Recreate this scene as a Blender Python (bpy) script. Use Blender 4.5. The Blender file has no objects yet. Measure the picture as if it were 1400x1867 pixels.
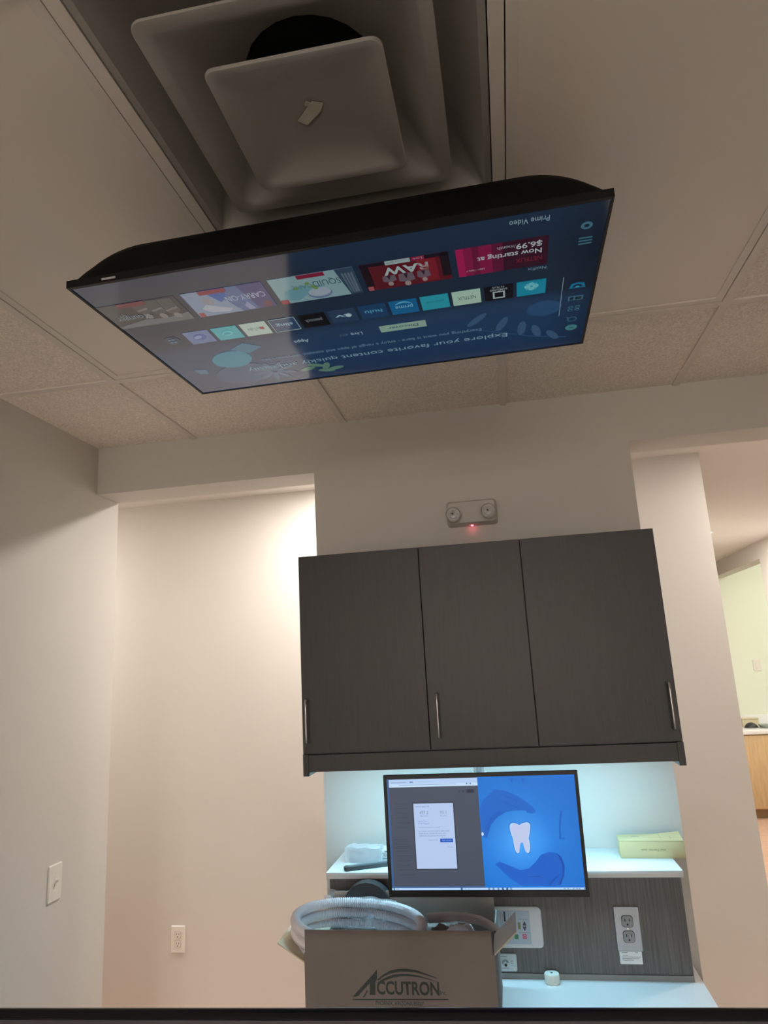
import bpy, bmesh, math, random
from mathutils import Vector, Matrix, noise
random.seed(7)
S = bpy.context.scene
C = S.collection

# ------------------------------------------------------------------ camera
F, YAW, PIT, ROL = 1252.67, 0.1629, 0.2223, -0.0541
CAM = Vector((1.1526, -2.4501, 1.6236))
_cy, _sy, _cp, _sp = math.cos(YAW), math.sin(YAW), math.cos(PIT), math.sin(PIT)
FW = Vector((-_sy*_cp, _cy*_cp, _sp)); _r0 = Vector((_cy, _sy, 0)); _u0 = _r0.cross(FW)
RT = math.cos(ROL)*_r0 + math.sin(ROL)*_u0
UP = -math.sin(ROL)*_r0 + math.cos(ROL)*_u0
cd = bpy.data.cameras.new('camera'); cam = bpy.data.objects.new('camera', cd); C.objects.link(cam)
cd.sensor_fit = 'VERTICAL'; cd.sensor_height = 36; cd.lens = F*36/1867; cd.clip_start = 0.02
m = Matrix.Identity(4)
for i in range(3):
    m[i][0] = RT[i]; m[i][1] = UP[i]; m[i][2] = -FW[i]; m[i][3] = CAM[i]
cam.matrix_world = m
S.camera = cam
def ray(px, py):
    return FW + RT*((px-700)/F) - UP*((py-933.5)/F)
def at(px, py, ax, v):
    d = ray(px, py); return CAM + d*((v-CAM[ax])/d[ax])

# ------------------------------------------------------------------ world, exposure, big lights
EXP = 1.2
S.view_settings.view_transform = 'Standard'; S.view_settings.look = 'None'
S.view_settings.gamma = 1; S.view_settings.use_curve_mapping = False
S.view_settings.exposure = EXP
K = 2**-EXP
w = bpy.data.worlds.new('world'); S.world = w; w.use_nodes = True
w.node_tree.nodes['Background'].inputs[0].default_value = (1, .9, .8, 1)
w.node_tree.nodes['Background'].inputs[1].default_value = 0.02
S.cycles.max_bounces = 10; S.cycles.diffuse_bounces = 7; S.cycles.glossy_bounces = 4
S.cycles.transmission_bounces = 6; S.cycles.transparent_max_bounces = 12
S.cycles.sample_clamp_indirect = 3.0; S.cycles.caustics_reflective = False; S.cycles.caustics_refractive = False

WARM = (1.0, .93, .86); COOL = (.40, .80, 1.0); FILLC = (1.0, .95, .90)
P_DOWN = (10.5, 5.5, 12.0); P_LED = 1.5; P_GREEN = 6.8; P_PASS = 20.0; P_FILL = 128.0  # third downlight and rear panels are added for extra light
def area(name, loc, rot, size, power, color, shape='DISK', sy=None, parent=None):
    d = bpy.data.lights.new(name, 'AREA'); d.shape = shape; d.size = size
    if sy: d.size_y = sy
    d.energy = power; d.color = color
    o = bpy.data.objects.new(name, d); C.objects.link(o); o.location = loc; o.rotation_euler = rot
    if parent: o.parent = parent
    return o

# ------------------------------------------------------------------ materials
def lin(c):
    return tuple((x/255/12.92 if x/255 <= .04045 else ((x/255+.055)/1.055)**2.4) for x in c)
def mat(name, col, rough=.6, metal=0, spec=.5, bump=0, bscale=200, var=0, vscale=3, trans=0, alpha=1, emit=None, es=0, ior=1.45, stretch=None, coat=0, detail=3):
    M = bpy.data.materials.new(name); M.use_nodes = True
    N = M.node_tree.nodes; L = M.node_tree.links; b = N['Principled BSDF']
    b.inputs['Base Color'].default_value = (*col, 1); b.inputs['Roughness'].default_value = rough
    b.inputs['Metallic'].default_value = metal; b.inputs['Specular IOR Level'].default_value = spec
    b.inputs['IOR'].default_value = ior; b.inputs['Transmission Weight'].default_value = trans
    b.inputs['Alpha'].default_value = alpha; b.inputs['Coat Weight'].default_value = coat
    if emit:
        b.inputs['Emission Color'].default_value = (*emit, 1); b.inputs['Emission Strength'].default_value = es
    tc = N.new('ShaderNodeTexCoord'); src = tc.outputs['Object']
    if stretch:
        mp = N.new('ShaderNodeMapping'); mp.inputs['Scale'].default_value = stretch
        L.new(src, mp.inputs['Vector']); src = mp.outputs['Vector']
    if var:
        n = N.new('ShaderNodeTexNoise'); n.inputs['Scale'].default_value = vscale; n.inputs['Detail'].default_value = 5
        L.new(src, n.inputs['Vector'])
        r = N.new('ShaderNodeMapRange'); r.inputs[1].default_value = .3; r.inputs[2].default_value = .7
        r.inputs[3].default_value = 1-var; r.inputs[4].default_value = 1+var
        L.new(n.outputs['Fac'], r.inputs[0])
        mx = N.new('ShaderNodeVectorMath'); mx.operation = 'SCALE'; mx.inputs[0].default_value = col
        L.new(r.outputs[0], mx.inputs['Scale']); L.new(mx.outputs[0], b.inputs['Base Color'])
    if bump:
        n = N.new('ShaderNodeTexNoise'); n.inputs['Scale'].default_value = bscale; n.inputs['Detail'].default_value = detail
        L.new(src, n.inputs['Vector'])
        bp = N.new('ShaderNodeBump'); bp.inputs['Strength'].default_value = bump; bp.inputs['Distance'].default_value = .002
        L.new(n.outputs['Fac'], bp.inputs['Height']); L.new(bp.outputs[0], b.inputs['Normal'])
    return M
TVS = .5
def scr(name, rgb, s=1.0, ior=1.9, rough=.09):       # a lit piece of a display
    return mat(name, (.004, .004, .005), rough=rough, emit=lin(rgb), es=s*K, ior=ior, spec=.5)

PAINT = mat('wall_paint', (.59, .563, .525), .55, bump=.12, bscale=260, var=.02, vscale=1.5, spec=.35)
PAINT2 = mat('green_white_paint', (.72, .76, .66), .6, bump=.1, bscale=260)
DRY = mat('ceiling_paint', (.68, .655, .625), .7, bump=.08, bscale=200)
TILE = mat('acoustic_tile', (.84, .775, .71), .95, bump=.7, bscale=320, var=.16, vscale=170, spec=.1)
GRID = mat('grid_metal', (.74, .69, .64), .45, spec=.4, var=.02, vscale=8)
PANEL = mat('opal_acrylic', (.77, .71, .65), .38, spec=.4, var=.015, vscale=2)
VENT = mat('painted_steel', (.33, .315, .295), .38, spec=.5, var=.05, vscale=5)
DUCT = mat('duct_black', (.006, .006, .006), .9)
LAM = mat('charcoal_laminate', (.055, .053, .052), .42, bump=.12, bscale=60, var=.07, vscale=26, stretch=(6, 6, .35), spec=.4)
LAM2 = mat('grey_wood_laminate', (.105, .102, .102), .4, bump=.25, bscale=60, var=.3, vscale=30, stretch=(7, 7, .25), spec=.5)
QUARTZ = mat('white_quartz', (.76, .77, .78), .25, var=.03, vscale=8, spec=.5)
CHROME = mat('brushed_nickel', (.50, .49, .48), .28, metal=1)
STEEL = mat('stainless', (.30, .32, .35), .36, metal=.75, bump=.15, bscale=80, stretch=(1, 1, 12))
BLACK = mat('black_plastic', (.008, .008, .009), .38, bump=.1, bscale=900)
GLOSSBLK = mat('gloss_black', (.07, .066, .08), .14, spec=.6, var=.1, vscale=6)
WHITEP = mat('white_plastic', (.72, .69, .64), .35, var=.02, vscale=12)
GREYP = mat('grey_plastic', (.23, .24, .25), .4, var=.05, vscale=20)
SLOT = mat('slot_dark', (.01, .01, .01), .6)
CARD = mat('cardboard_grey', (.20, .178, .167), .85, bump=.2, bscale=140, var=.06, vscale=9)
CARDIN = mat('cardboard_inside_lit', (.62, .56, .42), .85, bump=.2, bscale=140, var=.06, vscale=9)  # cream inner face, colour raised for the strip light on it
CARDB = mat('cardboard_lightened', (.46, .41, .37), .85, bump=.2, bscale=140, var=.06, vscale=9)  # same cardboard, colour lightened against the shade inside the box
INK = mat('box_ink', (.040, .052, .050), .7, var=.15, vscale=60)
YEL = mat('cream_carton', (.56, .47, .26), .6, bump=.1, bscale=90, var=.04, vscale=14)
HOSE = mat('clear_hose', (.78, .73, .76), .3, trans=.06, spec=.6, ior=1.3, var=.05, vscale=20)
BAG = mat('clear_film', (.78, .80, .84), .18, alpha=.5, spec=.9, bump=.6, bscale=45, var=.08, vscale=18)
BAGW = mat('white_film', (.75, .76, .80), .3, spec=.6, bump=.6, bscale=50, var=.08, vscale=20)
FOAM = mat('grey_foam_sleeve', (.66, .60, .585), .55, bump=.4, bscale=60, var=.1, vscale=25)
DARKG = mat('dark_rubber', (.03, .032, .035), .45, bump=.2, bscale=80, var=.1, vscale=30)
MAPLE = mat('maple_laminate', (.56, .40, .22), .45, var=.1, vscale=14, stretch=(5, 5, .5))
FLOORM = mat('plank_floor', (.64, .43, .32), .35, var=.16, vscale=10, stretch=(1, 9, 1), spec=.4)
VINYL = mat('grey_vinyl', (.36, .33, .295), .4, var=.1, vscale=30)
BASEB = mat('baseboard_white', (.72, .66, .58), .45, var=.02, vscale=5)
LENS = mat('downlight_lens', (.8, .8, .8), .4, emit=WARM, es=14)
PAPER = mat('paper_label', (.74, .78, .82), .7, var=.03, vscale=40)
INKG = mat('grey_print', (.22, .24, .27), .7, var=.05, vscale=60)
CLEARG = mat('lamp_glass', (.42, .40, .40), .25, spec=.8, var=.15, vscale=120)
REDLED = mat('red_led', (.4, .02, .03), .3, emit=(1, .12, .18), es=3)

# ------------------------------------------------------------------ mesh helpers
class MB:
    def __init__(s): s.bm = bmesh.new()
    def _merge(s, b):
        me = bpy.data.meshes.new('tmp'); b.to_mesh(me); b.free(); s.bm.from_mesh(me); bpy.data.meshes.remove(me)
    def box(s, x0, y0, z0, x1, y1, z1, bev=0, seg=2, M=None):
        b = bmesh.new(); bmesh.ops.create_cube(b, size=1)
        for v in b.verts:
            v.co = Vector(((x0+x1)/2+v.co.x*(x1-x0), (y0+y1)/2+v.co.y*(y1-y0), (z0+z1)/2+v.co.z*(z1-z0)))
        if bev: bmesh.ops.bevel(b, geom=b.edges[:], offset=bev, segments=seg, affect='EDGES', profile=.5)
        if M: bmesh.ops.transform(b, matrix=M, verts=b.verts[:])
        s._merge(b); return s
    def rings(s, rings, cap0=True, cap1=True, closed=True):
        b = s.bm; V = [[b.verts.new(p) for p in r] for r in rings]
        for a, c in zip(V, V[1:]):
            n = len(a)
            for i in range(n if closed else n-1):
                j = (i+1) % n
                b.faces.new((a[i], a[j], c[j], c[i]))
        if cap0: b.faces.new(V[0][::-1])
        if cap1: b.faces.new(V[-1])
        return s
    def poly(s, pts, z0, z1, f=None):
        f = f or (lambda x, y, z: (x, y, z))
        return s.rings([[f(x, y, z0) for x, y in pts], [f(x, y, z1) for x, y in pts]])
    def flat(s, pts, z):
        s.bm.faces.new([s.bm.verts.new((x, y, z)) for x, y in pts]); return s
    def cyl(s, p0, p1, r0, r1=None, n=20, caps=True):
        r1 = r0 if r1 is None else r1; p0 = Vector(p0); p1 = Vector(p1)
        q = (p1-p0).to_track_quat('Z', 'Y').to_matrix()
        R = lambda p, r: [p+q@Vector((r*math.cos(2*math.pi*i/n), r*math.sin(2*math.pi*i/n), 0)) for i in range(n)]
        return s.rings([R(p0, r0), R(p1, r1)], caps, caps)
    def lathe(s, o, axis, prof, n=24, caps=True):      # prof: (r, h) along axis
        o = Vector(o); q = Vector(axis).to_track_quat('Z', 'Y').to_matrix()
        return s.rings([[o+q@Vector((r*math.cos(2*math.pi*i/n), r*math.sin(2*math.pi*i/n), h)) for i in range(n)] for r, h in prof], caps, caps)
    def tube(s, path, rad, n=10, caps=True):
        path = [Vector(p) for p in path]; R = []; up = None
        for i, p in enumerate(path):
            t = (path[min(i+1, len(path)-1)]-path[max(i-1, 0)]).normalized()
            if up is None: up = t.orthogonal().normalized()
            up = (up-t*up.dot(t)).normalized(); sd = t.cross(up)
            r = rad(i) if callable(rad) else rad
            R.append([p+(up*math.cos(2*math.pi*k/n)+sd*math.sin(2*math.pi*k/n))*r for k in range(n)])
        return s.rings(R, caps, caps)
    def build(s, name, material, parent=None, smooth=False, ang=40, loc=None):
        bmesh.ops.recalc_face_normals(s.bm, faces=s.bm.faces[:])
        me = bpy.data.meshes.new(name); s.bm.to_mesh(me); s.bm.free()
        if isinstance(material, (list, tuple)):
            for x in material: me.materials.append(x)
        else: me.materials.append(material)
        if smooth:
            for p in me.polygons: p.use_smooth = True
            try: me.set_sharp_from_angle(angle=math.radians(ang))
            except Exception: pass
        o = bpy.data.objects.new(name, me); C.objects.link(o)
        if parent: o.parent = parent
        if loc: o.location = loc
        return o
def B(name, material, x0, y0, z0, x1, y1, z1, parent=None, bev=0, seg=2):
    return MB().box(min(x0, x1), min(y0, y1), min(z0, z1), max(x0, x1), max(y0, y1), max(z0, z1), bev, seg).build(name, material, parent, smooth=bev > 0)
def thing(name, label, cat, M=None, group=None):
    o = bpy.data.objects.new(name, None); C.objects.link(o); o.empty_display_size = .05
    o.matrix_world = M if M is not None else Matrix.Identity(4)
    return tag(o, label, cat, group)
def tag(o, label, cat, group=None):
    o['label'] = label; o['category'] = cat
    if group: o['group'] = group
    return o
def struct(o, label=None, cat=None):
    o['kind'] = 'structure'
    if label: o['label'] = label
    if cat: o['category'] = cat
    return o
def part(o, label): o['label'] = label; return o
def rrect(w, h, r, n=5, cx=0, cy=0):
    pts = []
    for sx, sy, a in ((1, -1, -90), (1, 1, 0), (-1, 1, 90), (-1, -1, 180)):
        for k in range(n+1):
            t = math.radians(a+90*k/n)
            pts.append((cx+sx*(w/2-r)+r*math.cos(t), cy+sy*(h/2-r)+r*math.sin(t)))
    return pts
def plate(w, h, r, z0, z1, b=.001, cx=0, cy=0, n=5):     # rounded slab with eased front edge
    mb = MB()
    mb.rings([[(x, y, z0) for x, y in rrect(w, h, r, n, cx, cy)], [(x, y, z1-b) for x, y in rrect(w, h, r, n, cx, cy)],
              [(x, y, z1) for x, y in rrect(w-2*b, h-2*b, max(r-b, .0002), n, cx, cy)]])
    return mb
def text(name, s, x0, x1, y0, h, material, parent, z, bold=0.0, shear=0.0):
    cu = bpy.data.curves.new('t', 'FONT'); cu.body = s; cu.size = 1; cu.offset = bold; cu.shear = shear; cu.resolution_u = 3
    o = bpy.data.objects.new('t', cu); C.objects.link(o)
    dg = bpy.context.evaluated_depsgraph_get(); dg.update()
    me = bpy.data.meshes.new_from_object(o.evaluated_get(dg)); bpy.data.objects.remove(o); bpy.data.curves.remove(cu)
    xs = [v.co.x for v in me.vertices]; ys = [v.co.y for v in me.vertices]
    if not xs: return None
    mn, mx = min(xs), max(xs); k = .69
    for v in me.vertices:
        v.co = Vector((x0+(v.co.x-mn)/(mx-mn)*(x1-x0), y0+v.co.y/k*h, z))
    me.materials.clear(); me.materials.append(material); me.name = name
    ob = bpy.data.objects.new(name, me); C.objects.link(ob); ob.parent = parent
    return ob
def frame(loc, X, Y):
    X = Vector(X).normalized(); Z = X.cross(Vector(Y)).normalized(); Y = Z.cross(X)
    m = Matrix.Identity(4)
    for i in range(3): m[i][0] = X[i]; m[i][1] = Y[i]; m[i][2] = Z[i]; m[i][3] = loc[i]
    return m
def wallframe(x, y, z): return frame((x, y, z), (1, 0, 0), (0, 0, 1))      # local z points at the room (-Y)

# ------------------------------------------------------------------ room shell
CZ = 2.55; LX = -.417; RX = 2.50; HZ = 2.3623; PL, PR = .4878, 1.6436; TH = .159; FD = .93; FX = 2.14
BK = -4.3
struct(B('floor', FLOORM, -3.2, 0, -.1, 6.3, 7.3, 0)); struct(B('floor_room', VINYL, -3.2, -10.7, -.1, 6.3, 0, 0))
struct(B('wall_left', PAINT, LX-.12, BK, 0, LX, TH, CZ+.25))
struct(B('wall_right', PAINT, RX, BK, 0, RX+.12, TH, CZ+.25))
wr0 = MB().poly([(LX-.12, 0), (LX+.25, 0), (LX+.25, 2.45), (RX-.25, 2.45), (RX-.25, 0), (RX+.12, 0), (RX+.12, CZ+.25), (LX-.12, CZ+.25)], BK-.12, BK, lambda x, y, z: (x, z, y))
struct(wr0.build('wall_rear', PAINT))  # wide opening made to let the added corridor light in
struct(B('wall_added_corridor_back', PAINT, LX-1.2, -10.6, 0, RX+1.2, -10.5, CZ)); struct(B('wall_added_corridor_left', PAINT, LX-1.3, -10.6, 0, LX-1.2, BK, CZ)); struct(B('wall_added_corridor_right', PAINT, RX+1.2, -10.6, 0, RX+1.3, BK, CZ))  # unseen corridor added behind the room to carry fill light
struct(B('ceiling_added_corridor', DRY, LX-1.3, -10.6, CZ, RX+1.3, BK-.12, CZ+.1))
wb = MB().poly([(LX, HZ), (PL, HZ), (PL, 0), (PR, 0), (PR, HZ), (RX, HZ), (RX, CZ+.2), (LX, CZ+.2)], 0, TH, lambda x, y, z: (x, z, y))
struct(wb.build('wall_back', PAINT))
struct(B('wall_far', PAINT, -3.1, FD, 0, FX, FD+.12, CZ))
struct(B('wall_hall_end', PAINT, -3.2, TH, 0, -3.1, FD+.12, CZ))
struct(B('wall_hall_front', PAINT, -3.1, TH-.12, 0, LX-.12, TH, CZ))
struct(B('wall_hall_side', PAINT, RX+.12, TH-.12, 0, 3.6, TH, CZ))
struct(B('wall_passage_left', PAINT, FX-.12, FD+.12, 0, FX, 7.2, CZ))
struct(B('wall_passage_end', PAINT, FX, 7.1, 0, 6.3, 7.2, 2.95))
wp = MB().poly([(TH, 0), (4.18, 0), (4.18, 2.4), (5.85, 2.4), (5.85, 0), (7.1, 0), (7.1, 2.95), (TH, 2.95)], 3.46, 3.60, lambda y, z, x: (x, y, z))
struct(wp.build('wall_passage_right', PAINT))
struct(B('wall_office_back', PAINT2, 3.30, 5.75, 0, 6.2, 5.849, 2.95))
struct(B('wall_office_right', PAINT2, 6.2, 3.3, 0, 6.3, 7.1, 2.95))
struct(B('wall_office_front', PAINT2, 3.60, 3.2, 0, 6.3, 3.3, 2.95))
struct(B('ceiling_office', DRY, 3.60, 3.2, 2.95, 6.3, 7.2, 3.0))
struct(B('ceiling_hall', DRY, -3.2, TH, CZ, 3.46, 7.2, CZ+.1))
struct(B('baseboard_far', BASEB, -3.1, FD-.012, 0, FX, FD, .115, bev=.004))
struct(B('baseboard_left', BASEB, LX, BK, 0, LX+.012, TH, .115, bev=.004))

# suspended ceiling: grid bars and tiles
ceil = struct(B('ceiling', DRY, LX-.12, BK-.1, CZ+.25, RX+.12, TH, CZ+.3))
G = .6096; Y0 = -.5872
ys = [Y0-G*k for k in range(0, 7)]
xs = [0, G, 2*G, 3*G, 4*G]
for x in xs: B('grid_bar', GRID, x-.012, BK, CZ, x+.012, 0, CZ+.03, ceil)
def spans():
    e = [LX]+xs+[RX]
    return list(zip(e, e[1:]))
for i, (a, b) in enumerate(spans()):
    for k, y in enumerate(ys):
        if i in (1, 3) and k == 1: continue
        B('grid_bar', GRID, a+(.012 if i else 0), y-.012, CZ, b-(.012 if b < RX else 0), y+.012, CZ+.03, ceil)
yy = [0]+ys+[BK]
for i, (a, b) in enumerate(spans()):
    for k, (y1, y0) in enumerate(zip(yy, yy[1:])):
        if (i in (1, 3) and k in (1, 2)) or (i == 2 and k == 2): continue
        g = .0075
        B('ceiling_tile', TILE, a+(g if i else 0), y0+g, CZ+.006, b-(g if b < RX else 0), y1-(g if k else 0), CZ+.024, ceil)
# flat 2x4 light panels (switched off)
for a, b, lab in ((0, G, 'flat white ceiling light panel, off, on the light-switch wall side of the air vent'),
                  (2*G, 3*G, 'flat white ceiling light panel, off, on the far side of the vent from the light switch')):
    t = thing('ceiling_light_panel', lab, 'ceiling light', Matrix.Translation(((a+b)/2, (ys[0]+ys[2])/2, CZ)), 'flat light panels in the ceiling grid')
    hw, hl = G/2-.0145, G-.0145
    mb = MB()
    for x0, x1, y0, y1 in ((-hw, -hw+.02, -hl, hl), (hw-.02, hw, -hl, hl), (-hw+.02, hw-.02, -hl, -hl+.02), (-hw+.02, hw-.02, hl-.02, hl)):
        mb.box(x0, y0, .001, x1, y1, .02)
    mb.build('panel_frame', GRID, t)
    B('diffuser_sheet', PANEL, -hw+.02, -hl+.02, .0045, hw-.02, hl-.02, .012, t)

# air diffuser with three nested pans
vx, vy = 1.5*G, Y0-1.5*G
vent = thing('air_vent', 'square stepped metal air vent in the ceiling beside the television', 'vent', Matrix.Translation((vx, vy, CZ)))
def pan(name, prof, r=.03, mt=VENT, n=6, cap=False):
    rr = [[(x, y, z) for x, y in rrect(2*hs, 2*hs, min(r, hs*.9) if rc is None else rc, n)] for hs, z, rc in prof]
    return MB().rings(rr, False, cap).build(name, mt, vent, smooth=True, ang=35)
pan('outer_pan', [(.2905, .002, .004), (.278, .002, .006), (.272, .010, .01), (.235, .058, .05), (.20, .068, .1), (.15, .072, .15)])
pan('middle_pan', [(.217, -.012, .022), (.216, -.016, .022), (.198, -.016, .02), (.192, -.012, .02), (.160, .020, .04), (.132, .046, .08), (.112, .060, .112), (.105, .10, .105)])
pan('inner_pan', [(.138, -.034, .018), (.138, -.037, .018), (.136, -.039, .018), (.126, -.039, .016), (.121, -.036, .016), (.095, -.021, .03), (.062, -.015, .062), (.02, -.013, .02), (.004, -.013, .004)], cap=True)
MB().lathe((0, 0, .066), (0, 0, 1), [(.104, 0), (.104, .10)], 28).build('duct_collar', DUCT, vent, smooth=True)
for ax, ay in ((-.05, .05), (.05, .05)):
    MB().cyl((ax, ay, -.012), (ax*1.35, ay*1.35, .07), .003, n=6).build('pan_bracket', VENT, vent)
st = thing('paper_scrap', 'torn scrap of pale tape stuck on the middle of the air vent', 'tape', Matrix.Translation((vx-.004, vy-.004, CZ-.0165)) @ Matrix.Rotation(-.75, 4, 'Z'))
MB().poly([(-.028, -.009), (.02, -.011), (.028, .006), (.012, .012), (-.026, .009)], -.001, 0).build('tape', mat('tape_paper', (.55, .52, .47), .7, var=.05, vscale=60), st)
MB().poly([(.014, -.010), (.022, -.011), (.020, -.022), (.012, -.02)], -.006, -.005).build('torn_end', mat('tape_paper2', (.52, .49, .45), .7, var=.05, vscale=60), st)

# ------------------------------------------------------------------ downlights in the hall
for i, (x, lab) in enumerate(((.50, 'round recessed downlight in the hall ceiling by the opening beside the light switch'), (2.62, 'round recessed downlight in the hall ceiling where the passage begins'), (-1.7, 'added unseen downlight in the hall ceiling behind the light-switch wall, for bounce'))):  # last one is unseen, added to raise bounce light
    t = thing('downlight', lab, 'ceiling light', Matrix.Translation((x, .53, CZ)), 'hall downlights')
    MB().lathe((0, 0, 0), (0, 0, -1), [(.085, 0), (.085, .003), (.078, .006), (.066, .006), (.062, .003)], 32, False).build('trim_ring', WHITEP, t, smooth=True)
    MB().lathe((0, 0, -.001), (0, 0, -1), [(.062, 0), (.062, .0015)], 32).build('lens', LENS, t)
    area('downlight_lamp', (0, 0, -.008), (0, 0, 0), .12, P_DOWN[i], WARM, parent=t)
t = thing('downlight', 'round recessed downlight deep in the passage ceiling', 'ceiling light', Matrix.Translation((2.8, 3.4, CZ)), 'hall downlights')
MB().lathe((0, 0, 0), (0, 0, -1), [(.085, 0), (.085, .003), (.078, .006), (.066, .006), (.062, .003)], 32, False).build('trim_ring', WHITEP, t, smooth=True)
MB().lathe((0, 0, -.001), (0, 0, -1), [(.062, 0), (.062, .0015)], 32).build('lens', LENS, t)
area('downlight_lamp', (0, 0, -.008), (0, 0, 0), .12, P_PASS, WARM, parent=t)
for x, lab in ((.2, 'added unseen fill panel in the rear corridor on the light-switch wall side'), (1.9, 'added unseen fill panel in the rear corridor away from the light-switch wall')):  # unseen panels added as fill from behind the camera
    t = thing('added_fill_light', lab, 'ceiling light', Matrix.Translation((x, -9.7, CZ)), 'added rear fill panels')
    B('panel_frame', WHITEP, -.31, -.31, -.02, .31, .31, 0, t, .003)
    B('diffuser_sheet', mat('added_fill_lens', (.8, .8, .8), .4, emit=FILLC, es=4), -.28, -.28, -.024, .28, .28, -.02, t)
    area('added_fill_lamp', (0, 0, -.03), (0, 0, 0), .55, P_FILL, FILLC, 'RECTANGLE', .55, parent=t)
t = thing('office_light', 'flat light panel in the ceiling of the bright pale green room', 'ceiling light', Matrix.Translation((4.7, 4.6, 2.95)))
B('panel_frame', WHITEP, -.61, -.31, -.02, .61, .31, 0, t, .003)
B('diffuser_sheet', mat('office_lens', (.8, .8, .8), .4, emit=(1, .98, .85), es=4), -.58, -.28, -.024, .58, .28, -.02, t)
area('office_lamp', (0, 0, -.03), (0, 0, 0), 1.1, P_GREEN, (1, .97, .82), 'RECTANGLE', .5, parent=t)

# ------------------------------------------------------------------ upper cabinets
cab = thing('wall_cabinet', 'dark charcoal laminate three-door wall cabinet above the monitor', 'cabinet')
CX0, CX1, CY = .514, 1.613, -.33; CT, CB = 1.987, 1.3155
MB().box(CX0+.003, CY+.02, 1.376, CX1-.003, 0, CT).build('cabinet_body', LAM, cab)
for x0 in (CX0, CX1-.018):
    B('side_panel', LAM, x0, CY, CB, x0+.018, -.002, 1.379, cab, .0008, 1)
B('valance', LAM, CX0+.018, CY+.001, CB+.012, CX1-.018, CY+.018, 1.3765, cab, .0008, 1)
B('cabinet_bottom', WHITEP, CX0+.018, CY+.018, 1.366, CX1-.018, -.002, 1.3762, cab)
hx = ((CX0, .9055, .535), (.9055, 1.2190, .9355), (1.2190, CX1, 1.5905))
for a, b, h in hx:
    d = B('door', LAM, a+.0012, CY, 1.380, b-.0012, CY+.019, CT-.001, cab, .0009, 1)
    hz0, hz1 = 1.409, 1.546; r = .0033
    path = [(h, CY+.002, hz1-.006), (h, CY-.016, hz1-.006), (h, CY-.024, hz1-.008), (h, CY-.027, hz1-.016)]
    path += [(h, CY-.028, hz1-.016-(hz1-hz0-.032)*k/6) for k in range(1, 6)]
    path += [(h, CY-.027, hz0+.016), (h, CY-.024, hz0+.008), (h, CY-.016, hz0+.006), (h, CY+.002, hz0+.006)]
    MB().tube(path, r, 10).build('pull_handle', CHROME, d, smooth=True)
led = thing('under_cabinet_light', 'slim cool white strip light under the dark wall cabinet', 'strip light', Matrix.Translation((1.063, -.26, 1.366)))
B('light_housing', WHITEP, -.50, -.02, -.016, .50, .02, 0, led, .002)
B('light_lens', mat('led_lens', (.8, .8, .8), .4, emit=COOL, es=12), -.49, -.015, -.018, .49, .015, -.0155, led)
area('strip_lamp', (0, 0, -.02), (0, 0, 0), .98, P_LED, COOL, 'RECTANGLE', .03, parent=led)

# ------------------------------------------------------------------ ledge, counter, base cabinet
SZ = 1.0276
ledge = thing('ledge_cabinet', 'grey wood-grain ledge under the monitor with outlets in its front', 'cabinet')
B('front_panel', LAM2, .560, -.235, .760, 1.5752, -.215, SZ-.018, ledge, .0008, 1)
MB().box(.575, -.215, .760, 1.560, 0, SZ-.018).build('ledge_body', LAM2, ledge)
B('plinth', mat('plinth_grey', (.22, .215, .21), .5, var=.05, vscale=20), .560, -.2375, .7452, 1.5752, -.02, .7595, ledge)
tag(B('stone_shelf', QUARTZ, .553, -.25, SZ-.018, 1.581, -.001, SZ, None, .0015), 'white stone shelf top on the grey ledge below the wall cabinet', 'shelf')
tag(B('counter_top', QUARTZ, .535, -.66, .715, 1.597, -.0005, .745, None, .002), 'white stone countertop carrying the open cardboard box', 'countertop')
base = thing('base_cabinet', 'grey laminate base cabinet under the white stone countertop', 'cabinet')
B('cabinet_body', LAM2, .56, -.60, .10, 1.575, -.001, .714, base)
for k in range(3):
    d = B('door', LAM2, .56+k*.3385+.0015, -.62, .11, .56+(k+1)*.3385-.0015, -.601, .71, base, .001, 1)
    MB().tube([(.62+k*.3385, -.618, .66), (.62+k*.3385, -.64, .655), (.62+k*.3385, -.645, .60), (.62+k*.3385, -.64, .535), (.62+k*.3385, -.618, .53)], .004, 8).build('pull_handle', CHROME, d, smooth=True)
B('toe_kick', BLACK, .57, -.54, 0, 1.565, -.05, .10, base)

# ------------------------------------------------------------------ outlets, switches
def duplex(t, pl, face, w=.07, h=.1145, steel=False):
    plate(w, h, .004, 0, .0055, .002).build('cover_plate', pl, t, smooth=True)
    for sy in (.0195, -.0195):
        f = []
        for k in range(24):
            a = 2*math.pi*k/24; f.append((max(-.0145, min(.0145, .0172*math.cos(a))), sy+max(-.0142, min(.0142, .0172*math.sin(a)))))
        MB().poly([(x*1.09, sy+(y-sy)*1.09) for x, y in f], .0054, .0058).build('socket_gap', SLOT if steel else GREYP, t)
        fo = MB().poly(f, .005, .0075).build('receptacle', face, t)
        for sx, hh in ((-.0063, .0078), (.0063, .0066)):
            MB().box(sx-.0011, sy+.0035-hh/2, .0072, sx+.0011, sy+.0035+hh/2, .0078).build('slot', SLOT, fo)
        MB().lathe((0, sy-.0078, .0072), (0, 0, 1), [(.0026, 0), (.0026, .0006)], 10).build('ground_hole', SLOT, fo)
    MB().lathe((0, 0, .0052), (0, 0, 1), [(.0032, 0), (.0032, .0012), (.002, .0018)], 12).build('screw', CHROME if steel else WHITEP, t, smooth=True)
o1 = thing('wall_outlet', 'stainless plate power outlet with grey sockets on the grey ledge front', 'outlet', wallframe(1.4158, -.235, .876))
duplex(o1, STEEL, GREYP, steel=True)
o2 = thing('wall_outlet', 'white power outlet low on the hall wall beyond the left-hand opening', 'outlet', wallframe(*at(325, 1712, 1, FD)))
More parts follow.
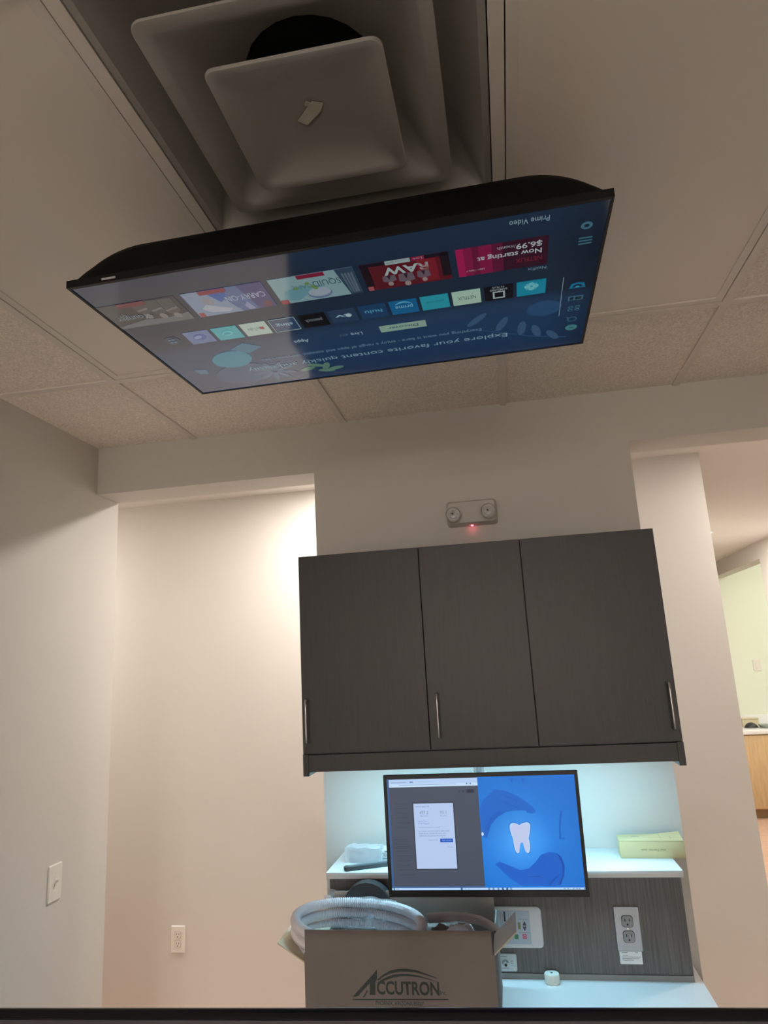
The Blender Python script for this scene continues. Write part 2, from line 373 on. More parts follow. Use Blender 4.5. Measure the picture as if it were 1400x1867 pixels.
o2['label'] = 'white power outlet low on the hall wall above the baseboard'
duplex(o2, WHITEP, WHITEP)
lb = thing('outlet_sticker', 'small white printed label stuck below the stainless outlet', 'label', wallframe(1.4155, -.2353, .8025))
plate(.060, .033, .002, 0, .0006, .0002).build('label_paper', PAPER, lb)
for k, (a, b) in enumerate(((-.025, -.008), (.012, .02), (-.022, -.008), (-.024, .026), (-.024, .022), (-.024, .006))):
    yk = .0125-(.0 if k < 2 else (.004*(k-1)+.003)); MB().box(a, yk-.0007, .0006, b, yk+.0007, .0008).build('print_line', INKG, lb)
# toggle switch on the left wall (local z towards +X)
sw = thing('light_switch', 'white toggle light switch on the side wall by the opening', 'switch', frame(at(98.5, 1609, 0, LX), (0, 1, 0), (0, 0, 1)))
plate(.07, .1145, .004, 0, .0055, .002).build('cover_plate', WHITEP, sw, smooth=True)
MB().box(-.005, -.012, .005, .005, .012, .0065, .0006).build('toggle_frame', WHITEP, sw)
MB().rings([[(x, y, .005) for x, y in rrect(.008, .011, .0015, 2, 0, .001)], [(x, y+.004, .019) for x, y in rrect(.006, .007, .0015, 2, 0, .003)]]).build('toggle_lever', WHITEP, sw, smooth=True)
for sy in (.03, -.03): MB().lathe((0, sy, .005), (0, 0, 1), [(.003, 0), (.003, .001), (.0015, .0015)], 10).build('screw', WHITEP, sw, smooth=True)

# flow-meter panel and vacuum wall valve on the ledge front
nx0, nx1, nz0, nz1 = .985, 1.181, .8243, .932
nt = thing('gas_control_panel', 'white flow-meter control panel with arrow keys behind the open box', 'control panel', wallframe((nx0+nx1)/2, -.235, (nz0+nz1)/2))
nw, nh = nx1-nx0, nz1-nz0
plate(nw, nh, .012, 0, .006, .002).build('faceplate', mat('panel_white', (.62, .66, .70), .3, var=.02, vscale=20), nt, smooth=True)
fm = plate(nw*.80, nh*.80, .003, .0055, .0068, .0004, -.014, 0).build('membrane', mat('membrane_blue', (.40, .50, .60), .35, var=.03, vscale=20), nt)
def nl(px, py):
    p = at(px, py, 1, -.242); return p.x-(nx0+nx1)/2, p.z-(nz0+nz1)/2
for px0, py0, px1, py1 in ((902.5, 1672, 908, 1690), (917.5, 1662, 922, 1680)):
    a = nl(px0, py0); b = nl(px1, py1); MB().box(a[0], b[1], .0066, b[0], a[1], .0072).build('flow_tube', mat('navy_bar', (.01, .02, .05), .3), fm)
for px in (900, 905, 911.5, 914, 916, 926, 930):
    a = nl(px, 1663); b = nl(px, 1688); MB().box(a[0]-.0004, b[1], .0066, a[0]+.0004, a[1], .0070).build('scale_line', INKG, fm)
for px, py, s in ((956, 1684, 1), (956.5, 1693, -1)):
    a = nl(px, py); MB().poly([(a[0]-.0058, a[1]-.005*s), (a[0]+.0058, a[1]-.005*s), (a[0], a[1]+.007*s)], .0066, .0074).build('arrow_key', mat('arrow_ink', (.05, .06, .09), .4), fm)
for px, py, cl, nm in ((956.5, 1707.5, (.55, .10, .22), 'power_key'), (941.5, 1708, (.05, .22, .12), 'start_key'), (946.5, 1688, (.20, .21, .10), 'display_window')):
    a = nl(px, py); hh = .006 if nm != 'display_window' else .009; ww = .0056 if nm != 'display_window' else .0038
    MB().box(a[0]-ww, a[1]-hh, .0066, a[0]+ww, a[1]+hh, .0074).build(nm, mat(nm+'_colour', cl, .4), fm)
a = nl(956.5, 1707.5); MB().lathe((a[0], a[1], .0072), (0, 0, 1), [(.0036, 0), (.0036, .0005), (.0026, .0005), (.0026, 0)], 14, False).build('power_ring', mat('pink_print', (.75, .4, .5), .4), fm)
for (pa, pb) in (((944, 1676), (962, 1676)), ((946, 1700.5), (966, 1700.5))):
    a = nl(*pa); b = nl(*pb); MB().box(a[0], a[1]-.0005, .0066, b[0], a[1]+.0005, .0070).build('divider_line', INKG, fm)
vt = thing('vacuum_valve_plate', 'small white valve plate with a dial below the flow-meter panel', 'valve plate', wallframe(1.062, -.235, .787))
plate(.078, .045, .005, 0, .005, .0015).build('cover_plate', mat('plate_pale', (.52, .60, .62), .35, var=.03, vscale=30), vt, smooth=True)
cx = at(921.5, 1757, 1, -.24); cx = (cx.x-1.062, cx.z-.787)
MB().lathe((cx[0], cx[1], .005), (0, 0, 1), [(.0085, 0), (.0085, .002), (.006, .003), (.0045, .001)], 20).build('dial_ring', mat('dial_white', (.6, .66, .68), .35), vt, smooth=True)
MB().poly([(cx[0]+.010*math.cos(math.radians(t)), cx[1]+.010*math.sin(math.radians(t))) for t in range(20, 171, 15)]+[(cx[0]+.0065*math.cos(math.radians(t)), cx[1]+.0065*math.sin(math.radians(t))) for t in range(170, 19, -15)], .0052, .0085).build('dial_arc', INKG, vt)
MB().lathe((cx[0]+.001, cx[1]-.003, .006), (0, 0, 1), [(.0032, 0), (.0032, .003)], 14).build('port', SLOT, vt)
for k, (a, b, y) in enumerate(((-.012, .006, .016), (.016, .021, .004), (.016, .021, -.001), (-.012, .009, -.014))):
    MB().box(cx[0]+a, y-.0008, .005, cx[0]+b, y+.0008, .0053).build('print_line', INKG, vt)
MB().lathe((.031, -.015, .005), (0, 0, 1), [(.003, 0), (.003, .001)], 10).build('screw', WHITEP, vt)
pk = thing('white_puck', 'small white round puck with a dark hole on the white countertop', 'puck', Matrix.Translation((1.1945, -.258, .745)))
MB().lathe((0, 0, 0), (0, 0, 1), [(.019, 0), (.0205, .002), (.0205, .022), (.0195, .0245), (.018, .0252)], 32).build('body', mat('puck_white', (.72, .73, .66), .4, var=.04, vscale=30), pk, smooth=True)
MB().lathe((0, 0, .0250), (0, 0, 1), [(.0032, 0), (.0032, .0006)], 12).build('hole', SLOT, pk)

# ------------------------------------------------------------------ emergency light
em = thing('emergency_light', 'white twin-head emergency light with red indicator above the cabinet', 'emergency light', wallframe(1.072, 0, 2.147))
mb = MB(); mb.rings([[(x, y, 0) for x, y in rrect(.180, .088, .012)], [(x, y, .035) for x, y in rrect(.178, .086, .012)], [(x, y, .045) for x, y in rrect(.164, .074, .012)]])
EMW = mat('fixture_plastic', (.52, .49, .45), .4, var=.02, vscale=15)
mb.build('housing', EMW, em, smooth=True)
for px, py in ((826, 938), (890, 931)):
    p = at(px, py, 1, -.075); lx, ly = p.x-1.072, p.z-2.147
    h = MB().lathe((lx, ly, .040), (0, 0, 1), [(.012, 0), (.012, .008), (.022, .014), (.0265, .028), (.0275, .040), (.0255, .041), (.0235, .036)], 28).build('lamp_head', EMW, em, smooth=True)
    MB().lathe((lx, ly, .076), (0, 0, 1), [(.0235, 0), (.0225, .001), (.015, .0008), (.0145, .0024), (.009, .0026), (.0085, .0008), (.004, .0012), (.003, .003)], 28).build('lens', CLEARG, h, smooth=True)
    MB().lathe((lx-.002, ly+.002, .0795), (0, 0, 1), [(.003, 0), (.002, .002)], 12).build('bulb_tip', SLOT, h)
p = at(861, 961, 1, -.02); lx, ly = p.x-1.072, p.z-2.147
MB().lathe((lx, -.040, .018), (0, -1, 0), [(.0045, 0), (.0045, .004), (.003, .007)], 14).build('indicator', REDLED, em, smooth=True)
d = bpy.data.lights.new('indicator_lamp', 'POINT'); d.energy = .0025; d.color = (1, .1, .15); d.shadow_soft_size = .004
o = bpy.data.objects.new('indicator_lamp', d); C.objects.link(o); o.parent = em; o.location = (lx, -.053, .018)

# ------------------------------------------------------------------ ceiling television
TVC = Vector((.9069, -1.1567, 2.3387)); a_, b_, c_ = .0264, -.0023, -.0175
TM = Matrix.Rotation(c_, 3, 'Z') @ Matrix.Rotation(a_, 3, 'X') @ Matrix.Rotation(b_, 3, 'Y')
tvm = frame(TVC, -(TM @ Vector((1, 0, 0))), TM @ Vector((0, 1, 0)))       # local z faces down, y towards the cabinet wall
tv = thing('television', 'large black flat television hung screen-down from the ceiling', 'television', tvm)
TW, THh = .965, .56
bz = MB()
for x0, x1, y0, y1 in ((-TW/2, TW/2, -THh/2, -THh/2+.007), (-TW/2, TW/2, THh/2-.005, THh/2), (-TW/2, -TW/2+.005, -THh/2+.007, THh/2-.005), (TW/2-.005, TW/2, -THh/2+.007, THh/2-.005)):
    bz.box(x0, y0, -.013, x1, y1, .0015)
bz.build('bezel', mat('bezel_black', (.004, .004, .005), .4, spec=.3), tv)
def sh(u, half, run, pw):
    t = max(0, min(1, (half-abs(u))/run)); return (1-(1-t)**pw)**(1/1.25)
NXs, NYs = 56, 36; rows = []
mb = MB(); hwx, hwy = TW/2-.004, THh/2-.003
us = [-math.cos(math.pi*i/NXs)*hwx for i in range(NXs+1)]; vs = [-math.cos(math.pi*j/NYs)*hwy for j in range(NYs+1)]
V = [[mb.bm.verts.new((u, v, -.010-.068*sh(u, hwx, .135, 2.0)*sh(v, hwy, .022, 2.2))) for u in us] for v in vs]
for j in range(NYs):
    for i in range(NXs): mb.bm.faces.new((V[j][i], V[j][i+1], V[j+1][i+1], V[j+1][i]))
mb.build('back_shell', mat('shell_black', (.003, .003, .003), .6, spec=.15, bump=.1, bscale=900), tv, smooth=True, ang=60)
MB().box(.384, -THh/2-.0012, -.006, .411, -THh/2, -.0025).build('indicator_bar', mat('indicator_grey', (.5, .5, .5), .4), tv)
# screen surface: dark blue home page, lighter towards its top band
def screen_mat():
    M = scr('tv_picture', (24, 44, 68), TVS); N = M.node_tree.nodes; L = M.node_tree.links; b = N['Principled BSDF']
    tc = N.new('ShaderNodeTexCoord'); sp = N.new('ShaderNodeSeparateXYZ'); L.new(tc.outputs['Object'], sp.inputs[0])
    r = N.new('ShaderNodeValToRGB'); mr = N.new('ShaderNodeMapRange')
    mr.inputs[1].default_value = -.28; mr.inputs[2].default_value = .28; L.new(sp.outputs['Y'], mr.inputs[0]); L.new(mr.outputs[0], r.inputs[0])
    e = r.color_ramp.elements; e[0].position = 0; e[0].color = (*lin((28, 52, 78)), 1); e[1].position = 1; e[1].color = (*lin((26, 56, 92)), 1)
    for pos, c in ((.25, (24, 44, 66)), (.5, (25, 46, 70)), (.56, (34, 66, 100)), (.75, (32, 66, 104))):
        k = e.new(pos); k.color = (*lin(c), 1)
    mr2 = N.new('ShaderNodeMapRange'); mr2.inputs[1].default_value = -.48; mr2.inputs[2].default_value = -.39; mr2.inputs[3].default_value = .55; mr2.inputs[4].default_value = 1
    L.new(sp.outputs['X'], mr2.inputs[0])
    vm = N.new('ShaderNodeVectorMath'); vm.operation = 'SCALE'; L.new(r.outputs[0], vm.inputs[0]); L.new(mr2.outputs[0], vm.inputs['Scale'])
    L.new(vm.outputs[0], b.inputs['Emission Color'])
    return M
screen = MB().box(-TW/2+.005, -THh/2+.007, -.004, TW/2-.005, THh/2-.005, 0).build('screen', screen_mat(), tv)
_sc = {}; CUR = TVS; CURI = 1.9; CURR = .09
def SC(rgb, s=None):
    s = CUR if s is None else s; k = (rgb, s)
    if k not in _sc: _sc[k] = scr('pixels_%d_%d_%d_%d' % (*rgb, s*100), rgb, s, CURI, CURR)
    return _sc[k]
def R(nm, x0, y0, x1, y1, rgb, z=.0003, par=None, s=None):
    return MB().flat([(x0, y0), (x1, y0), (x1, y1), (x0, y1)], z).build(nm, SC(rgb, s), par or screen)
def PG(nm, pts, rgb, z=.0003, par=None, s=None):
    return MB().flat(pts, z).build(nm, SC(rgb, s), par or screen)
def EL(nm, cx, cy, rx, ry, rgb, z=.0003, rot=0, n=24, par=None, s=None):
    c, q = math.cos(rot), math.sin(rot)
    return PG(nm, [(cx+rx*math.cos(t)*c-ry*math.sin(t)*q, cy+rx*math.cos(t)*q+ry*math.sin(t)*c) for t in (2*math.pi*k/n for k in range(n))], rgb, z, par, s)
def TX(s, x0, x1, y0, h, rgb, z=.0008, bold=0, par=None):
    return text('screen_text', s, x0, x1, y0, h, SC(rgb), par or screen, z, bold)
WH = (170, 195, 205)
# decoration in the header band
EL('header_shape', -.385, .073, .036, .034, (44, 84, 128))
for x, y, r, l in ((-.243, .083, .9, .034), (-.296, .119, 1.25, .034), (-.339, .152, 1.5, .034), (-.371, .176, 1.75, .032), (-.408, .208, 2.0, .028)):
    EL('leaf_shape', x, y, l, .0095, (62, 96, 132), .0004, r, 16)
PG('leaf_shape', [(-.20, .105), (-.28, .155), (-.36, .203), (-.44, .232), (-.44, .228), (-.36, .199), (-.28, .151)], (52, 88, 124), .00035)
EL('header_shape', .325, .105, .050, .042, (40, 140, 165), .0004, .5)
PG('header_shape', [(.27, .03), (.31, .055), (.275, .085), (.235, .06)], (52, 120, 150), .0004)
EL('header_shape', .33, .19, .075, .055, (48, 84, 118), .00035, .3)
PG('header_shape', [(.435, .13), (.405, .14), (.41, .165), (.43, .16)], (70, 120, 150), .0004)
for x, y, r in ((.175, .213, .3), (.150, .198, -.5), (.128, .21, 1.2), (.108, .228, .2), (.133, .235, -.3)):
    EL('leaf_shape', x, y, .021, .009, (96, 138, 120), .0004, r, 14)
for k in range(9):
    t = 2*math.pi*k/9; EL('petal_shape', .255+.03*math.cos(t), .2+.03*math.sin(t), .026, .007, (72, 108, 132), .00045, t, 10)
# header lettering
TX('Explore your favorite content quickly and easily', -.307, .312, .165, .019, (140, 175, 190))
TX('Everything you want is here - enjoy a range of apps and content with smart hub', -.251, .262, .124, .0125, (120, 155, 175))
R('button', -.136, .047, -.035, .077, (150, 185, 170)); TX('Discover', -.119, -.053, .056, .011, (40, 66, 84))
TX('Live', .005, .031, .058, .014, (150, 180, 195), bold=.01); TX('823', .037, .055, .058, .009, (90, 120, 140)); TX('Apps', .126, .160, .056, .015, WH, bold=.01)
# app tiles
tiles = [((18, 150, 180), '', 0), ((8, 10, 20), '', 0), ((180, 215, 195), 'NETFLIX', (60, 82, 80)), ((40, 165, 185), 'amazon music', (20, 92, 112)), ((12, 105, 160), 'prime', (140, 200, 220)),
         ((22, 68, 110), 'hulu', (90, 170, 195)), ((40, 66, 96), 'tv', (170, 205, 215)), ((5, 7, 12), 'peacock', (140, 150, 155)), ((36, 72, 110), 'sling', (170, 200, 210)),
         ((190, 212, 200), 'YouTube', (120, 140, 140)), ((70, 180, 190), '', 0), ((110, 130, 175), '', 0)]
for k, (c, s, tc) in enumerate(tiles):
    x0 = -.385+.0637*k; R('app_tile', x0, -.052, x0+.0565, .005, c, .0005)
    if s: TX(s, x0+.010, x0+.046, -.030, .013 if len(s) < 8 else .008, tc, .0011, .012 if s in ('sling', 'hulu', 'tv') else 0)
x0 = -.385
for t in range(4):
    EL('app_icon', x0+.028+.008*math.cos(t*1.57), -.030+.009*math.sin(t*1.57), .0062, .0066, (120, 205, 215), .0011, 0, 10)
    EL('app_icon', x0+.028+.012*math.cos(.78+t*1.57), -.030+.013*math.sin(.78+t*1.57), .0022, .0024, (100, 195, 205), .0011, 0, 8)
TX('SmartThings', x0+.008, x0+.048, -.051, .007, (20, 110, 140), .0011)
x0 = -.385+.0637
MB().poly([], 0, 0) if 0 else None
for q in ((.016, -.012, .040, -.008), (.016, -.036, .040, -.032), (.016, -.036, .0195, -.008), (.0365, -.036, .040, -.008)):
    R('app_icon', x0+q[0], q[1]+.006, x0+q[2], q[3]+.006, (180, 195, 200), .0011)
TX('SAMSUNG', x0+.011, x0+.045, -.0395, .0065, (170, 185, 190), .0011, .01); TX('TV PLUS', x0+.016, x0+.040, -.0495, .0065, (160, 175, 180), .0011, .01)
x0 = -.385+.0637*8
for q in ((0, -.052, .0565, -.050), (0, .003, .0565, .005), (0, -.052, .0015, .005), (.055, -.052, .0565, .005)):
    R('tile_border', x0+q[0], q[1], x0+q[2], q[3], (175, 195, 190), .0011)
x0 = -.385+.0637*9; R('app_icon', x0+.010, -.030, x0+.019, -.020, (170, 40, 60), .0012)
x0 = -.385+.0637*10; EL('app_icon', x0+.028, -.024, .013, .010, (110, 205, 210), .0011, .3); EL('app_icon', x0+.03, -.023, .008, .005, (60, 165, 178), .0013, .3)
x0 = -.385+.0637*11; EL('app_icon', x0+.028, -.024, .014, .012, (75, 105, 170), .0011); EL('app_icon', x0+.031, -.026, .010, .006, (150, 165, 200), .0013, .4)
x0 = -.385+.0637*6; EL('app_icon', x0+.017, -.024, .006, .0075, (190, 212, 218), .0011)
x0 = -.385+.0637*4
PG('app_icon', [(x0+.012+.032*k/8, -.036-.006*math.sin(math.pi*k/8)) for k in range(9)]+[(x0+.044-.032*k/8, -.038-.009*math.sin(math.pi*k/8)) for k in range(9)], (110, 190, 215), .0011)
EL('round_button', .407, -.025, .018, .018, (34, 58, 84), .0005)
for k in range(4): EL('button_dots', .4+.009*(k % 2)+.002, -.031+.012*(k//2), .0045, .0035, (90, 125, 145), .0011, .4, 10)
# programme cards: titles over plain generic artwork
def card(x0, rgb): return R('programme_card', x0, -.199, x0+.1625, -.105, rgb, .0005)
# card 1: red offer
card(-.384, (58, 14, 40)); R('card_art', -.285, -.199, -.2215, -.105, (140, 20, 74), .0007); R('card_art', -.305, -.199, -.285, -.105, (100, 20, 60), .0007); R('card_art', -.262, -.199, -.25, -.105, (110, 18, 62), .0008); R('card_art', -.235, -.199, -.2215, -.105, (175, 24, 90), .0008)
TX('NETFLIX', -.374, -.327, -.138, .014, (140, 40, 56)); TX('Now starting at', -.373, -.258, -.163, .015, (195, 205, 210), bold=.015)
TX('$6.99', -.373, -.328, -.186, .016, (195, 205, 210), bold=.015); TX('/month', -.327, -.295, -.186, .010, (175, 185, 190)); TX('Learn More >', -.270, -.236, -.125, .007, (195, 195, 200))
# card 2
card(-.209, (96, 18, 34)); R('card_art', -.209, -.199, -.193, -.120, (24, 14, 26), .0007); R('card_art', -.062, -.199, -.0465, -.120, (28, 12, 26), .0007); R('card_art', -.209, -.199, -.0465, -.188, (20, 14, 30), .0007)
R('card_art', -.185, -.186, -.15, -.11, (130, 26, 42), .0008)
TX('RAW', -.170, -.086, -.176, .024, (175, 195, 195), bold=.03)
R('badge', -.140, -.199, -.094, -.186, (165, 190, 190), .0008); R('badge', -.166, -.199, -.142, -.186, (140, 30, 70), .0008); TX('Live', -.162, -.146, -.196, .007, (200, 190, 200)); TX('Monday 8PM', -.136, -.098, -.196, .006, (90, 90, 100))
for x, y, q in ((-.158, -.122, .9), (-.125, -.117, 1.1), (-.093, -.124, .95)):
    PG('card_figure', [(x-.012*q, -.150), (x-.014*q, y-.008), (x-.006*q, y-.004), (x+.006*q, y-.004), (x+.014*q, y-.008), (x+.012*q, -.150)], (112, 96, 108), .0009)
    EL('card_figure', x, y+.003, .0055*q, .008*q, (160, 142, 142), .0010, 0, 12); PG('card_figure', [(x-.004, -.150), (x+.004, -.150), (x, y-.012)], (50, 34, 50), .0011)
R('badge', -.058, -.121, -.048, -.106, (170, 90, 100), .0011)
# card 3
card(-.0345, (140, 175, 180)); PG('card_art', [(-.0345, -.199), (.0, -.199), (-.006, -.15), (-.012, -.105), (-.0345, -.105)], (48, 72, 96), .0007)
for k in range(4): PG('card_art', [(-.031+.006*k, -.185), (-.027+.006*k, -.18), (-.026+.004*k, -.112), (-.031+.005*k, -.112)], (92, 112, 128), .0008)
EL('card_art', .045, -.128, .024, .020, (110, 130, 160), .0007); EL('card_art', .045, -.132, .022, .016, (165, 180, 195), .0008)
PG('card_art', [(.03, -.15), (.075, -.165), (.11, -.15), (.12, -.118), (.09, -.112), (.07, -.13)], (110, 160, 172), .0007)
TX('SQUID', -.004, .050, -.172, .020, (70, 100, 112), bold=.005); TX('GAME', .052, .092, -.165, .013, (88, 128, 122))
for x, y in ((.052, -.155), (.06, -.168), (.085, -.155), (.048, -.148)): EL('card_art', x, y, .005, .005, (110, 150, 90), .0009, 0, 10)
R('badge', .020, -.199, .073, -.186, (135, 30, 62), .0010); TX('New Season', .026, .067, -.196, .007, (200, 180, 190)); R('badge', .112, -.121, .128, -.105, (160, 60, 74), .0010)
# card 4
card(.140, (88, 112, 158)); PG('card_art', [(.30, -.199), (.3025, -.105), (.21, -.105), (.225, -.15), (.26, -.199)], (140, 158, 182), .0007)
PG('card_art', [(.140, -.199), (.19, -.199), (.175, -.105), (.140, -.105)], (70, 72, 124), .0007); PG('card_art', [(.215, -.199), (.26, -.199), (.238, -.15), (.222, -.165)], (52, 100, 172), .0008)
PG('card_art', [(.27, -.15), (.285, -.135), (.272, -.118), (.235, -.112), (.225, -.122), (.25, -.135)], (182, 186, 198), .0008); EL('card_art', .262, -.158, .012, .014, (150, 150, 160), .0008, 0, 14)
PG('card_art', [(.145, -.125), (.155, -.135), (.165, -.108), (.148, -.108)], (120, 56, 74), .0008); PG('card_art', [(.19, -.14), (.20, -.125), (.196, -.108), (.182, -.108)], (150, 156, 190), .0008)
TX('CARRY-ON', .147, .226, -.166, .019, (182, 192, 205), bold=.005)
R('badge', .213, -.199, .268, -.184, (140, 38, 66), .0010); TX('Recently Added', .218, .263, -.195, .007, (200, 170, 182)); R('badge', .289, -.121, .300, -.106, (165, 52, 64), .0010)
# card 5
card(.315, (46, 50, 58)); PG('card_art', [(.315, -.105), (.315, -.135), (.36, -.125), (.41, -.13), (.47, -.115), (.4775, -.105)], (104, 108, 112), .0007)
for x, y, q in ((.340, -.128, 1.05), (.368, -.134, 1.0), (.396, -.140, .95)):
    PG('card_figure', [(x-.015*q, -.196), (x-.014*q, y-.016), (x-.006*q, y-.009), (x+.006*q, y-.009), (x+.014*q, y-.016), (x+.015*q, -.196)], (74, 76, 80), .0008)
    EL('card_figure', x, y, .0075*q, .0105*q, (132, 128, 126), .0009, 0, 14); PG('card_figure', [(x-.012*q, y-.034), (x+.013*q, y-.026), (x+.012*q, y-.020), (x-.013*q, y-.027)], (116, 116, 116), .0010)
TX('Younger', .395, .462, -.152, .020, (150, 158, 165), .0013)
R('badge', .378, -.199, .436, -.184, (116, 40, 58), .0010); TX('Recently Added', .384, .430, -.195, .007, (180, 150, 160))
TX('Netflix', -.383, -.349, -.099, .010, (120, 150, 165)); TX('Prime Video', -.383, -.317, -.257, .015, (150, 180, 190))
# side bar icons
R('side_line', -.4186, -.046, -.4172, .118, (140, 165, 175), .0005)
SD = (72, 120, 140)
EL('side_icon', -.448, .183, .013, .014, (76, 140, 145), .0006); EL('side_icon', -.448, .183, .006, .005, (60, 120, 130), .0009)
for k in range(12):
    t = 2*math.pi*k/12; EL('side_icon', -.447+.009*math.cos(t), .142+.010*math.sin(t), .002, .002, SD, .0006, 0, 6)
PG('side_icon', [(-.440, .135), (-.436, .129), (-.434, .131), (-.438, .137)], SD, .0006)
for a, b in ((-.456, .098), (-.442, .098), (-.456, .085), (-.442, .085)): EL('side_icon', a+.002, b, .0055, .0055, SD, .0006, 0, 12); 
for a, b in ((-.456, .098), (-.442, .098), (-.456, .085), (-.442, .085)): EL('side_icon', a+.002, b, .003, .003, (26, 46, 66), .0009, 0, 10)
R('side_icon', -.462, .037, -.432, .055, SD, .0006); R('side_icon', -.459, .040, -.446, .052, (26, 46, 66), .0009); R('side_icon', -.443, .040, -.435, .052, (26, 46, 66), .0009)
PG('side_icon', [(-.463, .004), (-.431, .004), (-.435, -.014), (-.447, -.018), (-.459, -.014)], (24, 125, 165), .0006); PG('side_icon', [(-.457, .0), (-.437, .0), (-.440, -.009), (-.447, -.012), (-.454, -.009)], (22, 46, 70), .0009); EL('side_icon', -.447, -.002, .004, .003, (60, 170, 200), .0011, 0, 10)
for k in range(3): R('side_icon', -.459, -.174+.009*k, -.436, -.170+.009*k, SD, .0006)
EL('side_icon', -.446, -.209, .010, .011, SD, .0006); EL('side_icon', -.446, -.209, .0045, .005, (26, 46, 66), .0009, 0, 12)
# mount
mt = thing('tv_mount', 'black ceiling mount holding the television face down', 'tv mount', Matrix.Translation((TVC.x, TVC.y+.02, CZ)))
B('ceiling_plate', BLACK, -.10, -.08, -.012, .10, .08, 0, mt, .003); MB().cyl((0, 0, -.012), (0, 0, -.115), .024, n=24).build('pole', BLACK, mt, smooth=True)
B('tv_bracket', BLACK, -.16, -.10, -.127, .16, .10, -.110, mt, .002)

# ------------------------------------------------------------------ monitor under the cabinet
CUR = 1.0; CURI = 1.35; CURR = .35
mc = Vector((1.0416, -.3932, 1.1615)); MR = Matrix.Rotation(.019, 3, 'Z') @ Matrix.Rotation(1.61, 3, 'X') @ Matrix.Rotation(-.0045, 3, 'Z')
mon = thing('monitor', 'wide black-framed monitor showing a white dialog and a glowing tooth on blue', 'monitor', frame(mc, MR @ Vector((1, 0, 0)), MR @ Vector((0, 1, 0))))
MN = MR @ Vector((0, 0, 1))
def ml(px, py):
    d = ray(px, py); p = CAM + d*((mc-CAM).dot(MN)/d.dot(MN)) - mc
    return (p.dot(MR @ Vector((1, 0, 0))), p.dot(MR @ Vector((0, 1, 0))))
MW, MH = .54, .32; L_, R_, T_, B_ = -.2605, .2605, .1505, -.1420
bz = MB()
for x0, x1, y0, y1 in ((-MW/2, MW/2, -MH/2, B_), (-MW/2, MW/2, T_, MH/2), (-MW/2, L_, B_, T_), (R_, MW/2, B_, T_)): bz.box(x0, y0, -.012, x1, y1, .002)
bz.build('bezel', BLACK, mon)
mb = MB(); mb.rings([[(x, y, -.010) for x, y in rrect(MW-.004, MH-.004, .006)], [(x, y, -.018) for x, y in rrect(MW-.01, MH-.01, .006)], [(x, y, -.035) for x, y in rrect(MW*.7, MH*.6, .02)], [(x, y, -.045) for x, y in rrect(MW*.4, MH*.45, .02)]])
mb.build('back_cover', BLACK, mon, smooth=True)
MB().lathe((.243, -MH/2+.001, -.004), (0, -1, 0), [(.003, 0), (.003, .002)], 10).build('power_light', mat('white_led', (.5, .5, .5), .4, emit=(.8, .9, 1), es=1.2), mon)
MB().tube([(0, .02, -.04), (0, .02, -.10), (0, .04, -.135), (0, .06, -.150)], .014, 14).build('monitor_arm', CHROME, mon, smooth=True)
pl = thing('mount_pole', 'brushed metal pole holding the monitor under the wall cabinet', 'pole', Matrix.Translation((1.0353, -.215, 1.366)))
MB().cyl((0, 0, -.16), (0, 0, 0), .0165, n=24).build('pole_tube', CHROME, pl, smooth=True)
MB().cyl((0, 0, -.012), (0, 0, 0), .04, n=24).build('mount_flange', CHROME, pl, smooth=True)
MB().cyl((0, 0, -.085), (0, 0, -.068), .021, n=24).build('collar', GREYP, pl, smooth=True)
ms = MB().box(L_, B_, -.006, R_, T_, 0).build('screen', scr('monitor_backlight', (60, 70, 86), 1.0, 1.35, .35), mon)
def mat_wall():
    M = scr('tooth_wallpaper', (24, 116, 205), 1.0, 1.35, .35); N = M.node_tree.nodes; L = M.node_tree.links; b = N['Principled BSDF']
    tc = N.new('ShaderNodeTexCoord'); g = ml(948, 1532)
    mp = N.new('ShaderNodeVectorMath'); mp.operation = 'DISTANCE'; mp.inputs[1].default_value = (g[0], g[1], 0); L.new(tc.outputs['Object'], mp.inputs[0])
    r = N.new('ShaderNodeValToRGB'); mr = N.new('ShaderNodeMapRange'); mr.inputs[2].default_value = .2; L.new(mp.outputs['Value'], mr.inputs[0]); L.new(mr.outputs[0], r.inputs[0])
    e = r.color_ramp.elements; e[0].color = (*lin((76, 170, 252)), 1); e[1].color = (*lin((22, 112, 208)), 1)
    for pos, c in ((.2, (56, 150, 240)), (.45, (30, 126, 222))): k = e.new(pos); k.color = (*lin(c), 1)
    n = N.new('ShaderNodeTexNoise'); n.inputs['Scale'].default_value = 9; L.new(tc.outputs['Object'], n.inputs['Vector'])
    m2 = N.new('ShaderNodeMapRange'); m2.inputs[3].default_value = .82; m2.inputs[4].default_value = 1.12; L.new(n.outputs['Fac'], m2.inputs[0])
    vm = N.new('ShaderNodeVectorMath'); vm.operation = 'SCALE'; L.new(r.outputs[0], vm.inputs[0]); L.new(m2.outputs[0], vm.inputs['Scale']); L.new(vm.outputs[0], b.inputs['Emission Color'])
    return M
def mp_(pts): return [ml(*p) for p in pts]
def c6(pts): return mp_([(870+a/6.364, 1390+b/6.364) for a, b in pts])
def MP(nm, pts, rgb, z): return PG(nm, pts, rgb, z, ms)
SX = (ml(870.7, 1416)[0]+ml(883, 1614)[0])/2; TB = (ml(715, 1620)[1]+ml(1068, 1617)[1])/2; WB = ml(790, 1434)[1]
MB().flat([(SX, TB), (R_, TB), (R_, T_), (SX, T_)], .0003).build('wallpaper', mat_wall(), ms)
R('browser_bar', L_+.004, WB, SX, T_-.002, (178, 205, 240), .0004, ms)
R('browser_bar', L_+.004, WB, SX, WB+.008, (196, 222, 248), .0005, ms)
R('page', L_+.004, TB+.004, SX-.001, WB, (70, 78, 94), .0004, ms)
